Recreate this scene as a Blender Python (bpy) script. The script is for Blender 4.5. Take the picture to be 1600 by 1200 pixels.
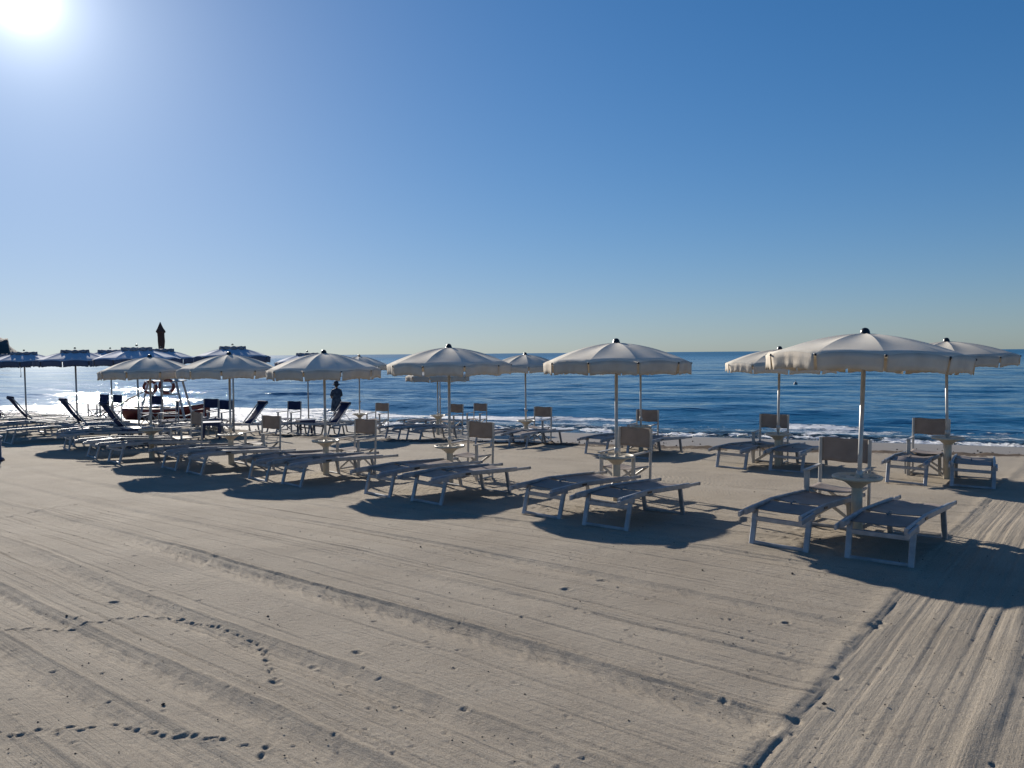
import bpy, math, random
import numpy as np
from mathutils import Vector, Matrix
random.seed(7)
R = math.radians
scene = bpy.context.scene
for o in list(bpy.data.objects): bpy.data.objects.remove(o)
COL = scene.collection

# ------------------------------------------------------------------ camera
cam_d = bpy.data.cameras.new('camera'); cam = bpy.data.objects.new('camera', cam_d); COL.objects.link(cam)
cam_d.sensor_width = 36; cam_d.lens = 36*1202/1600; cam_d.clip_start = .05; cam_d.clip_end = 20000
cam.location = (0, 0, 1.9)
cam.rotation_euler = (Matrix.Rotation(R(90-2.296), 3, 'X') @ Matrix.Rotation(R(-.485), 3, 'Z')).to_euler()
scene.camera = cam

# ------------------------------------------------------------------ sky, sun, exposure
SUN_AZ, SUN_EL = R(-31.8), R(21.3)
w = bpy.data.worlds.new("World"); scene.world = w; w.use_nodes = True
nt = w.node_tree; bg = nt.nodes['Background']
sky = nt.nodes.new('ShaderNodeTexSky'); sky.sky_type = 'NISHITA'; sky.sun_disc = False
sky.sun_elevation = SUN_EL; sky.sun_rotation = SUN_AZ
sky.altitude = 0; sky.air_density = 1.0; sky.dust_density = .3; sky.ozone_density = 3.4
# soft shoulder so the glow round the sun does not burn out the whole left half, slightly cooler white balance
def vm(op, a, b_):
    n = nt.nodes.new('ShaderNodeVectorMath'); n.operation = op; nt.links.new(a, n.inputs[0])
    if isinstance(b_, tuple): n.inputs[1].default_value = b_
    else: nt.links.new(b_, n.inputs[1])
    return n.outputs[0]
c_ = vm('MULTIPLY', sky.outputs[0], (.86, 1.01, 1.23))
k_ = vm('ADD', vm('MULTIPLY', c_, (.115, .092, .066)), (1, 1, 1))
c_ = vm('DIVIDE', c_, k_)
hs = nt.nodes.new('ShaderNodeHueSaturation'); hs.inputs['Saturation'].default_value = 1.2; nt.links.new(c_, hs.inputs['Color'])
c_ = hs.outputs[0]
# bright aureole of hazy air right round the sun
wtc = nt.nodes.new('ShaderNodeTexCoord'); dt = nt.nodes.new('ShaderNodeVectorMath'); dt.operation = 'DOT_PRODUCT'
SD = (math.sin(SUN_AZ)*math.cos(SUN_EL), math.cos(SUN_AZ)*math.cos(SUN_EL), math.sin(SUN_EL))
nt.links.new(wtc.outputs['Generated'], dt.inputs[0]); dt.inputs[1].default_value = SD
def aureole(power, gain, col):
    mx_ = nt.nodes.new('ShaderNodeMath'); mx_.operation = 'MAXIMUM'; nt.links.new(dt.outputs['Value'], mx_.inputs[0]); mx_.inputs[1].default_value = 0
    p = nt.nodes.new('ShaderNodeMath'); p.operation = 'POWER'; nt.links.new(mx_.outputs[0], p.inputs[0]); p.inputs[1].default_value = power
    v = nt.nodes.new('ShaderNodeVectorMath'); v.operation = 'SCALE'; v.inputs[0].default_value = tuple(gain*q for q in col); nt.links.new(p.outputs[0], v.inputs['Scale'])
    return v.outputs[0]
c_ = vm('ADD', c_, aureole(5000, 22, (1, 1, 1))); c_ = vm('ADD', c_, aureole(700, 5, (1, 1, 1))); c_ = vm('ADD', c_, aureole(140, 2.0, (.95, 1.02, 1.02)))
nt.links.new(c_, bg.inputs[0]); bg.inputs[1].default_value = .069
sd = bpy.data.lights.new('sun', 'SUN'); sd.energy = 4.6; sd.angle = R(.53); sd.color = (1, .93, .83)
sun = bpy.data.objects.new('sun', sd); COL.objects.link(sun)
S = Vector((math.sin(SUN_AZ)*math.cos(SUN_EL), math.cos(SUN_AZ)*math.cos(SUN_EL), math.sin(SUN_EL)))
sun.rotation_euler = S.to_track_quat('Z', 'Y').to_euler(); sun.location = S*50
scene.view_settings.view_transform = 'Standard'; scene.view_settings.look = 'None'
scene.view_settings.exposure = .58; scene.view_settings.gamma = 1

# ------------------------------------------------------------------ materials
def mat(name, col, rough=.6, metal=0, spec=.5):
    m = bpy.data.materials.new(name); m.use_nodes = True
    b = m.node_tree.nodes['Principled BSDF']
    b.inputs['Base Color'].default_value = (*col, 1); b.inputs['Roughness'].default_value = rough
    b.inputs['Metallic'].default_value = metal; b.inputs['Specular IOR Level'].default_value = spec
    return m
def N(m, t, **k):
    n = m.node_tree.nodes.new(t)
    for a, v in k.items(): setattr(n, a, v)
    return n
def L(m, a, b): m.node_tree.links.new(a, b)
def noisy(m, c1, c2, scale, detail=4, bump=0, bscale=None, stretch=None, rough=None):
    """base colour varies between c1 and c2 (dirt, weave), optional bump"""
    b = m.node_tree.nodes['Principled BSDF']
    tc = N(m, 'ShaderNodeTexCoord'); mp = N(m, 'ShaderNodeMapping')
    if stretch: mp.inputs['Scale'].default_value = stretch
    L(m, tc.outputs['Object'], mp.inputs['Vector'])
    n = N(m, 'ShaderNodeTexNoise'); n.inputs['Scale'].default_value = scale; n.inputs['Detail'].default_value = detail
    L(m, mp.outputs[0], n.inputs['Vector'])
    r = N(m, 'ShaderNodeValToRGB'); r.color_ramp.elements[0].position = .35; r.color_ramp.elements[1].position = .65
    r.color_ramp.elements[0].color = (*c1, 1); r.color_ramp.elements[1].color = (*c2, 1)
    L(m, n.outputs['Fac'], r.inputs['Fac']); L(m, r.outputs['Color'], b.inputs['Base Color'])
    if bump:
        n2 = N(m, 'ShaderNodeTexNoise'); n2.inputs['Scale'].default_value = bscale or scale*4; n2.inputs['Detail'].default_value = 3
        L(m, mp.outputs[0], n2.inputs['Vector'])
        bp = N(m, 'ShaderNodeBump'); bp.inputs['Strength'].default_value = bump; bp.inputs['Distance'].default_value = .01
        L(m, n2.outputs['Fac'], bp.inputs['Height']); L(m, bp.outputs[0], b.inputs['Normal'])
    return r
def cloth(name, c1, c2, trans, scale=3, bump=.15, rough=.85, spec=.15):
    m = mat(name, c1, rough, 0, spec)
    r = noisy(m, c1, c2, scale, 5, bump, 60)
    oi = N(m, 'ShaderNodeObjectInfo'); vr = N(m, 'ShaderNodeMapRange'); vr.inputs['To Min'].default_value = .86; vr.inputs['To Max'].default_value = 1.08
    L(m, oi.outputs['Random'], vr.inputs['Value']); hv = N(m, 'ShaderNodeHueSaturation'); L(m, vr.outputs[0], hv.inputs['Value']); L(m, r.outputs['Color'], hv.inputs['Color'])
    L(m, hv.outputs[0], m.node_tree.nodes['Principled BSDF'].inputs['Base Color'])
    b = m.node_tree.nodes['Principled BSDF']; out = m.node_tree.nodes['Material Output']
    t = N(m, 'ShaderNodeBsdfTranslucent'); mx = N(m, 'ShaderNodeMixShader'); mx.inputs[0].default_value = trans
    L(m, r.outputs['Color'], t.inputs['Color']); L(m, b.outputs[0], mx.inputs[1]); L(m, t.outputs[0], mx.inputs[2])
    L(m, mx.outputs[0], out.inputs['Surface'])
    return m
M = {}
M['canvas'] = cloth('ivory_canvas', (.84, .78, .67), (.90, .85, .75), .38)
M['valance'] = cloth('ivory_valance_shaded', (.58, .51, .42), (.67, .60, .50), .12, 6)  # same ivory cloth, base darkened to paint the shade on the upright valance
M['navy_canvas_sheen'] = cloth('navy_canvas_sheen', (.50, .53, .60), (.56, .60, .66), .08)  # navy cloth painted pale to imitate the low sun's sheen on the tops
M['navy_valance'] = cloth('navy_valance', (.085, .11, .175), (.11, .14, .21), .08)  # navy base lifted towards grey to imitate haze
M['crown'] = cloth('faded_navy', (.13, .15, .19), (.30, .32, .35), .05, 14)
M['taupe'] = cloth('taupe_sling', (.23, .19, .165), (.30, .25, .22), .03, 4, .2, .55, .18)
M['taupe_back'] = cloth('taupe_back', (.29, .24, .21), (.36, .30, .26), .22, 5)
M['navy_sling'] = cloth('navy_sling', (.02, .03, .08), (.03, .045, .11), .06, 5)
M['alu'] = mat('brushed_aluminium', (.56, .57, .58), .5, .4)
noisy(M['alu'], (.27, .28, .29), (.40, .40, .41), 9, 4)
M['paint'] = mat('white_painted_tube', (.62, .60, .56), .4)
noisy(M['paint'], (.40, .375, .34), (.52, .49, .44), 7, 4)
M['pole'] = mat('pole_aluminium', (.55, .54, .52), .35, .35)
noisy(M['pole'], (.36, .345, .32), (.50, .48, .45), 6, 4)
M['plastic'] = mat('cream_plastic', (.62, .55, .42), .45)
noisy(M['plastic'], (.46, .40, .30), (.58, .51, .39), 6, 5)
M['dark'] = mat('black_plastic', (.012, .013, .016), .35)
M['grey'] = mat('grey_plastic', (.16, .17, .18), .5)
M['ring'] = mat('orange_foam', (.20, .04, .03), .6)
M['red'] = mat('red_hull', (.33, .035, .03), .35); noisy(M['red'], (.14, .025, .022), (.22, .04, .035), 3)
M['white'] = mat('white_gelcoat', (.7, .68, .64), .4)
M['towerpaint'] = mat('tower_paint', (.38, .39, .40), .6); noisy(M['towerpaint'], (.32, .33, .34), (.45, .46, .46), 5)
M['brown_cloth'] = mat('brown_cloth', (.07, .04, .035), .9)
M['blue'] = mat('navy_plastic', (.018, .028, .09), .4)
M['skin'] = mat('skin', (.30, .16, .10), .6)
M['dress'] = mat('dark_dress', (.018, .028, .05), .9); noisy(M['dress'], (.015, .022, .04), (.08, .11, .14), 7)
M['hat'] = mat('dark_hat', (.03, .035, .05), .9)
M['rock'] = mat('headland_rock', (.06, .06, .06), .9); noisy(M['rock'], (.045, .05, .05), (.10, .095, .09), .05, 6)
M['stone'] = mat('dark_clump', (.045, .04, .035), .9)
M['wood'] = mat('oar_wood', (.08, .06, .045), .6)

# ------------------------------------------------------------------ mesh builder
KIDS = {}
class MB:
    def __init__(s): s.v = []; s.f = []; s.smooth = []
    def add(s, vs, fs, smooth=False):
        k = len(s.v); s.v += [tuple(v) for v in vs]; s.f += [tuple(i+k for i in f) for f in fs]; s.smooth += [smooth]*len(fs)
    def box(s, c, d, rot=None, bev=0):
        x, y, z = d[0]/2, d[1]/2, d[2]/2
        p = [Vector(q) for q in [(-x,-y,-z),(x,-y,-z),(x,y,-z),(-x,y,-z),(-x,-y,z),(x,-y,z),(x,y,z),(-x,y,z)]]
        if rot is not None: p = [rot @ q for q in p]
        s.add([q+Vector(c) for q in p], [(0,3,2,1),(4,5,6,7),(0,1,5,4),(1,2,6,5),(2,3,7,6),(3,0,4,7)])
    def bar(s, a, b, w, h, up=(0,0,1)):
        """rectangular tube from a to b, chamfered section"""
        a, b = Vector(a), Vector(b); d = (b-a).normalized(); u = Vector(up)
        sx = d.cross(u)
        if sx.length < 1e-4: sx = Vector((1,0,0))
        sx.normalize(); sy = sx.cross(d).normalized()
        c = min(w, h)*.2; W, H = w/2, h/2
        prof = [(-W+c,-H),(W-c,-H),(W,-H+c),(W,H-c),(W-c,H),(-W+c,H),(-W,H-c),(-W,-H+c)]
        vs = [a+sx*x+sy*y for x, y in prof]+[b+sx*x+sy*y for x, y in prof]
        s.add(vs, [tuple(range(7,-1,-1)), tuple(range(8,16))]+[(i,(i+1)%8,(i+1)%8+8,i+8) for i in range(8)])
    def tube(s, pts, r, n=10, cap=True):
        pts = [Vector(p) for p in pts]; rr = r if isinstance(r, (list, tuple)) else [r]*len(pts)
        vs = []; fs = []
        for i, p in enumerate(pts):
            d = (pts[min(i+1, len(pts)-1)]-pts[max(i-1, 0)]).normalized()
            a = d.cross(Vector((0,0,1)))
            if a.length < 1e-3: a = Vector((1,0,0))
            a.normalize(); b = d.cross(a)
            for j in range(n):
                t = 2*math.pi*j/n; vs.append(p+(a*math.cos(t)+b*math.sin(t))*rr[i])
        for i in range(len(pts)-1):
            for j in range(n): fs.append((i*n+j, i*n+(j+1)%n, (i+1)*n+(j+1)%n, (i+1)*n+j))
        s.add(vs, fs, True)
        if cap:
            k = len(s.v)-len(vs)
            s.f += [tuple(k+j for j in range(n-1,-1,-1)), tuple(k+(len(pts)-1)*n+j for j in range(n))]; s.smooth += [False, False]
    def lathe(s, prof, n=24, c=(0,0,0), smooth=True):
        vs = []; fs = []
        for r, z in prof:
            for j in range(n):
                t = 2*math.pi*j/n; vs.append((c[0]+r*math.cos(t), c[1]+r*math.sin(t), c[2]+z))
        for i in range(len(prof)-1):
            for j in range(n): fs.append((i*n+j, i*n+(j+1)%n, (i+1)*n+(j+1)%n, (i+1)*n+j))
        s.add(vs, fs, smooth)
    def torus(s, c, R_, r, axis='y', n=28, m=10, a0=0, a1=2*math.pi):
        vs = []; fs = []
        for i in range(n):
            t = a0+(a1-a0)*i/n
            for j in range(m):
                q = 2*math.pi*j/m; rr = R_+r*math.cos(q); h = r*math.sin(q)
                p = (rr*math.cos(t), h, rr*math.sin(t)) if axis == 'y' else (rr*math.cos(t), rr*math.sin(t), h)
                vs.append((c[0]+p[0], c[1]+p[1], c[2]+p[2]))
        for i in range(n):
            for j in range(m): fs.append((i*m+j, ((i+1)%n)*m+j, ((i+1)%n)*m+(j+1)%m, i*m+(j+1)%m))
        s.add(vs, fs, True)
    def grid(s, P, smooth=True, thick=None):
        """P[i][j] points"""
        n, m = len(P), len(P[0])
        s.add([q for row in P for q in row], [(i*m+j, i*m+j+1, (i+1)*m+j+1, (i+1)*m+j) for i in range(n-1) for j in range(m-1)], smooth)
    def build(s, name, m, parent=None, solid=0):
        me = bpy.data.meshes.new(name); me.from_pydata(s.v, [], s.f)
        me.polygons.foreach_set('use_smooth', s.smooth); me.materials.append(m); me.update()
        o = bpy.data.objects.new(name, me); COL.objects.link(o)
        if parent: o.parent = parent; KIDS.setdefault(parent.name, []).append(o)
        if solid:
            md = o.modifiers.new('thickness', 'SOLIDIFY'); md.thickness = solid; md.offset = 0
        return o
def tag(o, label=None, cat=None, group=None, kind=None):
    if label: o['label'] = label
    if cat: o['category'] = cat
    if group: o['group'] = group
    if kind: o['kind'] = kind
    return o
def empty(name, loc=(0,0,0), rz=0):
    o = bpy.data.objects.new(name, None); o.empty_display_size = .1; COL.objects.link(o)
    o.location = loc; o.rotation_euler = (0, 0, rz); return o
def copy_tree(o, parent=None):
    c = o.copy(); COL.objects.link(c); c.parent = parent
    if parent: KIDS.setdefault(parent.name, []).append(c)
    for ch in list(KIDS.get(o.name, [])): copy_tree(ch, c)
    return c

# ------------------------------------------------------------------ terrain functions
SX, SY = .371, .928            # unit vector across the shoreline, towards the sea
SEA = -.95
def gz(x, y):
    x = np.asarray(x, float); y = np.asarray(y, float)
    k = np.clip(y-7.5, 0, None)
    inl = np.where(y < 24.5, -.038*k, -.646-.02*(y-24.5))
    f = np.clip((x+12)/8, 0, 1); f = .45+.55*f*f*(3-2*f)
    inl = inl*f
    t = 26.3-(SX*x+SY*y)
    sh = SEA+.09*t
    h = np.clip(.5+.5*(sh-inl)/.15, 0, 1)
    return sh*(1-h)+inl*h-.15*h*(1-h)
def Z(x, y): return float(gz(x, y))
def vnoise(x, y, seed=0):
    x = np.asarray(x, float); y = np.asarray(y, float)
    def h(i, j):
        n = (i.astype(np.int64)*374761393+j.astype(np.int64)*668265263+seed*1442695041) & 0x7fffffff
        n = ((n ^ (n >> 13))*1274126177) & 0x7fffffff
        n = n ^ (n >> 16)
        return (n & 0xffff)/65535.*2-1
    i = np.floor(x); j = np.floor(y); fx = x-i; fy = y-j
    fx = fx*fx*(3-2*fx); fy = fy*fy*(3-2*fy)
    a = h(i, j); b = h(i+1, j); c = h(i, j+1); d = h(i+1, j+1)
    return (a*(1-fx)+b*fx)*(1-fy)+(c*(1-fx)+d*fx)*fy
def fbm(x, y, seed=0, o=4):
    s = 0; a = 1
    for k in range(o): s = s+a*vnoise(x*2**k, y*2**k, seed+k*17); a *= .5
    return s/1.9
def sstep(a, b, x):
    t = np.clip((x-a)/(b-a), 0, 1); return t*t*(3-2*t)

def grid_object(name, X, Y, Zz, m, attrs=None):
    n, k = X.shape
    co = np.stack([X, Y, Zz], -1).reshape(-1, 3).astype(np.float32)
    i = np.arange(n-1)[:, None]*k+np.arange(k-1)[None, :]
    q = np.stack([i, i+1, i+1+k, i+k], -1).reshape(-1, 4).astype(np.int32)
    me = bpy.data.meshes.new(name)
    me.vertices.add(len(co)); me.vertices.foreach_set('co', co.ravel())
    me.loops.add(q.size); me.loops.foreach_set('vertex_index', q.ravel())
    me.polygons.add(len(q)); me.polygons.foreach_set('loop_start', np.arange(0, q.size, 4, dtype=np.int32))
    me.polygons.foreach_set('loop_total', np.full(len(q), 4, np.int32))
    me.polygons.foreach_set('use_smooth', np.ones(len(q), bool))
    me.update(calc_edges=True); me.validate()
    for a, v in (attrs or {}).items():
        at = me.attributes.new(a, 'FLOAT', 'POINT'); at.data.foreach_set('value', v.ravel().astype(np.float32))
    me.materials.append(m)
    o = bpy.data.objects.new(name, me); COL.objects.link(o); return o

# ------------------------------------------------------------------ sand
def axis(a, b, c, d, fine, grow):
    v = list(np.arange(b, c, fine)); s = fine; x = b; lo = []
    while x > a: s *= grow; x -= s; lo.append(x)
    s = fine; x = v[-1]; hi = []
    while x < d: s *= grow; x += s; hi.append(x)
    return np.array(lo[::-1]+v+hi)
xs = axis(-260, -6.0, 7.0, 260, .0125, 1.022)
ys = axis(-60, 3.0, 9.5, 60, .0125, 1.013)
X, Y = np.meshgrid(xs, ys)
U = .62*X+.785*Y; V = .785*X-.62*Y
H = gz(X, Y)
near = sstep(38, 14, Y)
wob = .035*vnoise(V*.3, U*.3, 3)+.012*vnoise(V*1.7, U*.8, 4)+.007*vnoise(V*8, U*3, 44)
PE = -1.31+.035*fbm(U*1.3, U*0, 5)+.012*np.sign(vnoise(U*1.9, U*0, 9))*np.abs(vnoise(U*1.9, U*0, 9))**.5
left = sstep(.0, .04, PE-V)
path = 1-left
D = np.zeros_like(X)
D += .010*fbm(X*.5, Y*.5, 11)+.004*fbm(X*2.2, Y*2.2, 12)+.0012*fbm(X*9, Y*9, 13, 3)+.0010*vnoise(X*38, Y*38, 14)*np.clip(fbm(X*1.3, Y*1.3, 15)+.5, 0, 1)
# scraped bands running across the view, parallel to the rows of umbrellas
for U0, A, wd in [(1.45,.012,.12),(1.92,.022,.16),(2.34,.020,.13),(2.97,.024,.15),(3.92,.028,.16),(4.72,.012,.11),(5.62,.017,.13),
                  (6.45,.010,.10),(7.05,.016,.14),(7.9,.011,.12),(8.7,.012,.14),(9.8,.010,.14),(11.3,.012,.16),(13.2,.014,.2),(0.6,.02,.15)]:
    wd *= .85; A *= .80
    I = np.abs(U-U0) < wd*2.6+.3; Ui, Vi = U[I], V[I]
    tt = Ui-U0-wob[I]-.04*vnoise(Vi*.35, Vi*0, int(U0*31))
    amp = A*(.45+.75*np.clip(vnoise(Vi*.45, Vi*0+U0, int(U0*7)+2)+.5, 0, 1))
    lip = np.exp(-((tt-.025)/.016)**2)*.5*(tt > -.1)
    trough = -sstep(.02, -wd*.8, tt)*sstep(-wd*2.6, -wd*.8, tt)
    ruf = vnoise(Vi*19+tt*40+2*vnoise(Vi*3, tt*3, 24), tt*9, 23)*np.exp(-((tt+wd*.45)/(wd*.5))**2)
    D[I] += left[I]*amp*.20*ruf
    D[I] += left[I]*amp*(lip+trough*(1+.34*vnoise(Vi*13+tt*26, tt*12, 21)+.22*vnoise(Vi*34+tt*60, tt*25, 22)))
# comb lines along V
f = np.zeros_like(X)
for U0 in np.sort(np.array([random.uniform(.8, 12) for _ in range(270)])):
    a = random.uniform(.0015, .0062); ww = random.uniform(.007, .014); m0 = int(U0*997)
    I = np.abs(U-U0) < .16; Vi = V[I]
    tt = U[I]-U0-wob[I]*.9-.02*vnoise(Vi*.4, Vi*0, m0)
    on = sstep(-.15, .25, vnoise(Vi*.6, Vi*0+U0*3, m0+5))
    f[I] += -a*on*np.exp(-(tt/ww)**2)+.5*a*on*np.exp(-((tt-2*ww)/ww)**2)
D += left*f
# the combed strip leading to the sea, 3-4 cm lower, with a raised edge
edge = PE-V
crk = np.clip(.6+.9*vnoise(U*2.3, U*0, 46)+.5*vnoise(U*9, V*9, 47), 0, 1.3)
D += -.006*path*sstep(0, .06, -edge) - .007*crk*path*np.exp(-((edge+.03)/.016)**2)+ left*.009*np.exp(-((edge-.05)/.07)**2)
vv = V+.02*vnoise(U*.8, V*2, 31)+.007*vnoise(U*3.1, V*4, 32)
fl = .0035*vnoise(vv*15, U*.25, 33)+.0032*vnoise(vv*34, U*.5, 34)+.0026*vnoise(vv*62, U*.8, 35)
for V0 in (-1.1, -.93, -.9, -.72, -.62): fl += -.006*np.exp(-((vv-V0)/.012)**2)
P2 = -.50+.03*vnoise(U*1.2, U*0, 41)
D += path*fl*(.45+.55*sstep(-.6, .3, vnoise(V*2.2, U*.3, 36)))
D += path*(.008*np.exp(-((V-P2+.02)/.04)**2) - .008*sstep(P2+.03, P2+.08, V)*sstep(P2+.6, P2+.12, V)*(1+.4*vnoise(U*6, V*6, 42)))
# loose chunks at the strip's edge
for _ in range(12):
    u0 = random.uniform(1.5, 9); v0 = -1.29+random.uniform(-.01, .06); rr = random.uniform(.010, .024)
    D += -.013*np.exp(-(((U-u0)/(rr*1.4))**2+((V-v0)/rr)**2)**2)
near2 = near
D *= near2
# prints: list of world points, each a small pit with a rim
def pit(x, y, r, d, sx=1., ang=0.):
    i0, i1 = np.searchsorted(ys, [y-r*4, y+r*4]); j0, j1 = np.searchsorted(xs, [x-r*4, x+r*4])
    if i1 <= i0 or j1 <= j0: return
    xx = X[i0:i1, j0:j1]-x; yy = Y[i0:i1, j0:j1]-y
    a = (xx*math.cos(ang)+yy*math.sin(ang))/sx; b = -xx*math.sin(ang)+yy*math.cos(ang)
    q = np.sqrt(a*a+b*b)/r
    D[i0:i1, j0:j1] += -d*np.exp(-q**2.5)+.35*d*np.exp(-((q-1.5)/.45)**2)
TR = [[(-3.9,5.25),(-3.59,5.29),(-3.37,5.3),(-3.14,5.29),(-3.02,5.4),(-2.84,5.49),(-2.67,5.54),(-2.5,5.54),(-2.25,5.41),(-2.06,5.32),(-1.83,5.15),(-1.7,5.02),(-1.58,4.83),(-1.5,4.64),(-1.46,4.53),(-1.39,4.4)],
      [(-2.8,3.8),(-2.6,3.81),(-2.48,3.78),(-2.41,3.82),(-2.27,3.85),(-2.15,3.87),(-2.07,3.91),(-1.93,3.86),(-1.75,3.79),(-1.58,3.76),(-1.42,3.72),(-1.28,3.67),(-1.19,3.65),(-1.23,3.53)],
      [(-6.6,9.0),(-6.23,9.4),(-6.13,9.87),(-6.02,10.16),(-5.87,10.43)]]
for k, T in enumerate(TR):
    for (a, b), (c, d) in zip(T[:-1], T[1:]):
        n = max(1, int(math.hypot(c-a, d-b)/.062+.5))
        for i in range(n):
            t = i/n; s = .013*(1 if i % 2 else -1)
            pit(a+(c-a)*t+s+random.uniform(-.01, .01), b+(d-b)*t-s+random.uniform(-.012, .012), random.uniform(.011, .017), random.uniform(.008, .015), random.uniform(1.2, 2), math.atan2(d-b, c-a)+random.uniform(-.2, .9))
for x, y, r, d in [(.74,6.38,.022,.012),(1.69,4.75,.02,.009),(1.14,4.11,.018,.008),(-1.39,4.39,.026,.013),(-1.0,4.82,.024,.012),(-1.23,4.64,.02,.01),(-.27,4.03,.015,.01)]:
    pit(x, y, r, d, 1.5, -.6)
for x, y, r, d in [(.42,6.1,.03,.012),(1.9,5.3,.02,.015),(-3.1,5.9,.03,.015)]: pit(x, y, r, d, 1.4, .4)
for _ in range(600):   # small scattered dimples
    y = 2.6+abs(random.gauss(0, 3.6)); x = random.uniform(-.75, .75)*y
    pit(x, y, random.uniform(.006, .016), random.uniform(.003, .009), random.uniform(1, 1.8), random.uniform(0, 3))
for cx, cy in [(3.2,7.7),(1.0,9.6),(-1.3,11.6),(-3.9,13.4),(5.9,12.3),(4.6,14.2)]:   # trodden sand between the loungers
    for _ in range(90): pit(cx+random.gauss(0,.35), cy+random.gauss(0,.3), random.uniform(.02,.045), random.uniform(.002,.008), random.uniform(1,2), random.uniform(0,3))
# trodden berm with weed line in front of the water
s_ = SX*X+SY*Y; t_ = 26.3-s_
berm = np.exp(-((t_-7.8-.3*vnoise(X*.35, Y*.35, 51))/.55)**2)
D += berm*(.02+.05*fbm(X*2.6, Y*2.6, 52)+.03*vnoise(X*7, Y*7, 53))*(t_ > 3)
D += .05*sstep(7.3, 8.1, t_)*sstep(10.5, 8.1, t_)
wet = .5*sstep(1.5, .9, t_+.5*fbm(X*.4, Y*.4, 54))+.5*sstep(8.0, 7.0, t_+.8*fbm(X*.4, Y*.4, 55))
D *= 1-.9*sstep(4, 2, t_)
H = H+D
H = np.where(Y < 1.0, H*1, H)

m = mat('sand', (.3, .25, .19), .9, 0, .2); b = m.node_tree.nodes['Principled BSDF']
tc = N(m, 'ShaderNodeTexCoord')
n1 = N(m, 'ShaderNodeTexNoise'); n1.inputs['Scale'].default_value = 1.1; n1.inputs['Detail'].default_value = 8; n1.inputs['Roughness'].default_value = .6
n2 = N(m, 'ShaderNodeTexNoise'); n2.inputs['Scale'].default_value = 140; n2.inputs['Detail'].default_value = 3; n2.inputs['Roughness'].default_value = .75
n3 = N(m, 'ShaderNodeTexVoronoi'); n3.inputs['Scale'].default_value = 30; n3.inputs['Randomness'].default_value = 1
for q in (n1, n2, n3): L(m, tc.outputs['Object'], q.inputs['Vector'])
r1 = N(m, 'ShaderNodeValToRGB'); r1.color_ramp.elements[0].position = .3; r1.color_ramp.elements[1].position = .7
r1.color_ramp.elements[0].color = (.35, .30, .235, 1); r1.color_ramp.elements[1].color = (.44, .38, .30, 1)
L(m, n1.outputs['Fac'], r1.inputs['Fac'])
r2 = N(m, 'ShaderNodeValToRGB'); r2.color_ramp.elements[0].position = .32; r2.color_ramp.elements[1].position = .6
r2.color_ramp.elements[0].color = (.62, .60, .57, 1); r2.color_ramp.elements[1].color = (1.04, 1.04, 1.04, 1)
L(m, n2.outputs['Fac'], r2.inputs['Fac'])
mx = N(m, 'ShaderNodeMix', data_type='RGBA', blend_type='MULTIPLY'); mx.inputs['Factor'].default_value = 1
L(m, r1.outputs[0], mx.inputs['A']); L(m, r2.outputs[0], mx.inputs['B'])
# rare dark shell/weed specks
r3 = N(m, 'ShaderNodeValToRGB'); r3.color_ramp.interpolation = 'LINEAR'
r3.color_ramp.elements[0].position = .05; r3.color_ramp.elements[1].position = .11
r3.color_ramp.elements[0].color = (.25, .22, .2, 1); r3.color_ramp.elements[1].color = (1, 1, 1, 1)
L(m, n3.outputs['Distance'], r3.inputs['Fac'])
n4 = N(m, 'ShaderNodeTexNoise'); n4.inputs['Scale'].default_value = 5; L(m, tc.outputs['Object'], n4.inputs['Vector'])
r4 = N(m, 'ShaderNodeMath', operation='GREATER_THAN'); r4.inputs[1].default_value = .56; L(m, n4.outputs['Fac'], r4.inputs[0])
mx2 = N(m, 'ShaderNodeMix', data_type='RGBA', blend_type='MULTIPLY'); L(m, r4.outputs[0], mx2.inputs['Factor'])
L(m, mx.outputs['Result'], mx2.inputs['A']); L(m, r3.outputs[0], mx2.inputs['B'])
aw = N(m, 'ShaderNodeAttribute', attribute_name='wet'); ab = N(m, 'ShaderNodeAttribute', attribute_name='weed')
mw = N(m, 'ShaderNodeMix', data_type='RGBA'); mw.inputs['B'].default_value = (.13, .115, .10, 1)
L(m, aw.outputs['Fac'], mw.inputs['Factor']); L(m, mx2.outputs['Result'], mw.inputs['A'])
md_ = N(m, 'ShaderNodeMix', data_type='RGBA'); md_.inputs['B'].default_value = (.10, .075, .055, 1)
wn = N(m, 'ShaderNodeTexNoise'); wn.inputs['Scale'].default_value = 6; wn.inputs['Detail'].default_value = 8; wn.inputs['Roughness'].default_value = .75
L(m, tc.outputs['Object'], wn.inputs['Vector'])
wm = N(m, 'ShaderNodeMath', operation='MULTIPLY_ADD'); wm.inputs[1].default_value = .40; wm.inputs[2].default_value = .26; L(m, ab.outputs['Fac'], wm.inputs[0])
ws = N(m, 'ShaderNodeMath', operation='SUBTRACT'); L(m, wm.outputs[0], ws.inputs[0]); L(m, wn.outputs['Fac'], ws.inputs[1])
wr = N(m, 'ShaderNodeMapRange'); wr.inputs['From Min'].default_value = 0; wr.inputs['From Max'].default_value = .04; L(m, ws.outputs[0], wr.inputs['Value'])
L(m, wr.outputs[0], md_.inputs['Factor']); L(m, mw.outputs['Result'], md_.inputs['A'])
L(m, md_.outputs['Result'], b.inputs['Base Color'])
rr_ = N(m, 'ShaderNodeMapRange'); rr_.inputs['To Min'].default_value = .92; rr_.inputs['To Max'].default_value = .16
L(m, aw.outputs['Fac'], rr_.inputs['Value']); L(m, rr_.outputs[0], b.inputs['Roughness'])
sp_ = N(m, 'ShaderNodeMapRange'); sp_.inputs['To Min'].default_value = .12; sp_.inputs['To Max'].default_value = .6
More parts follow.
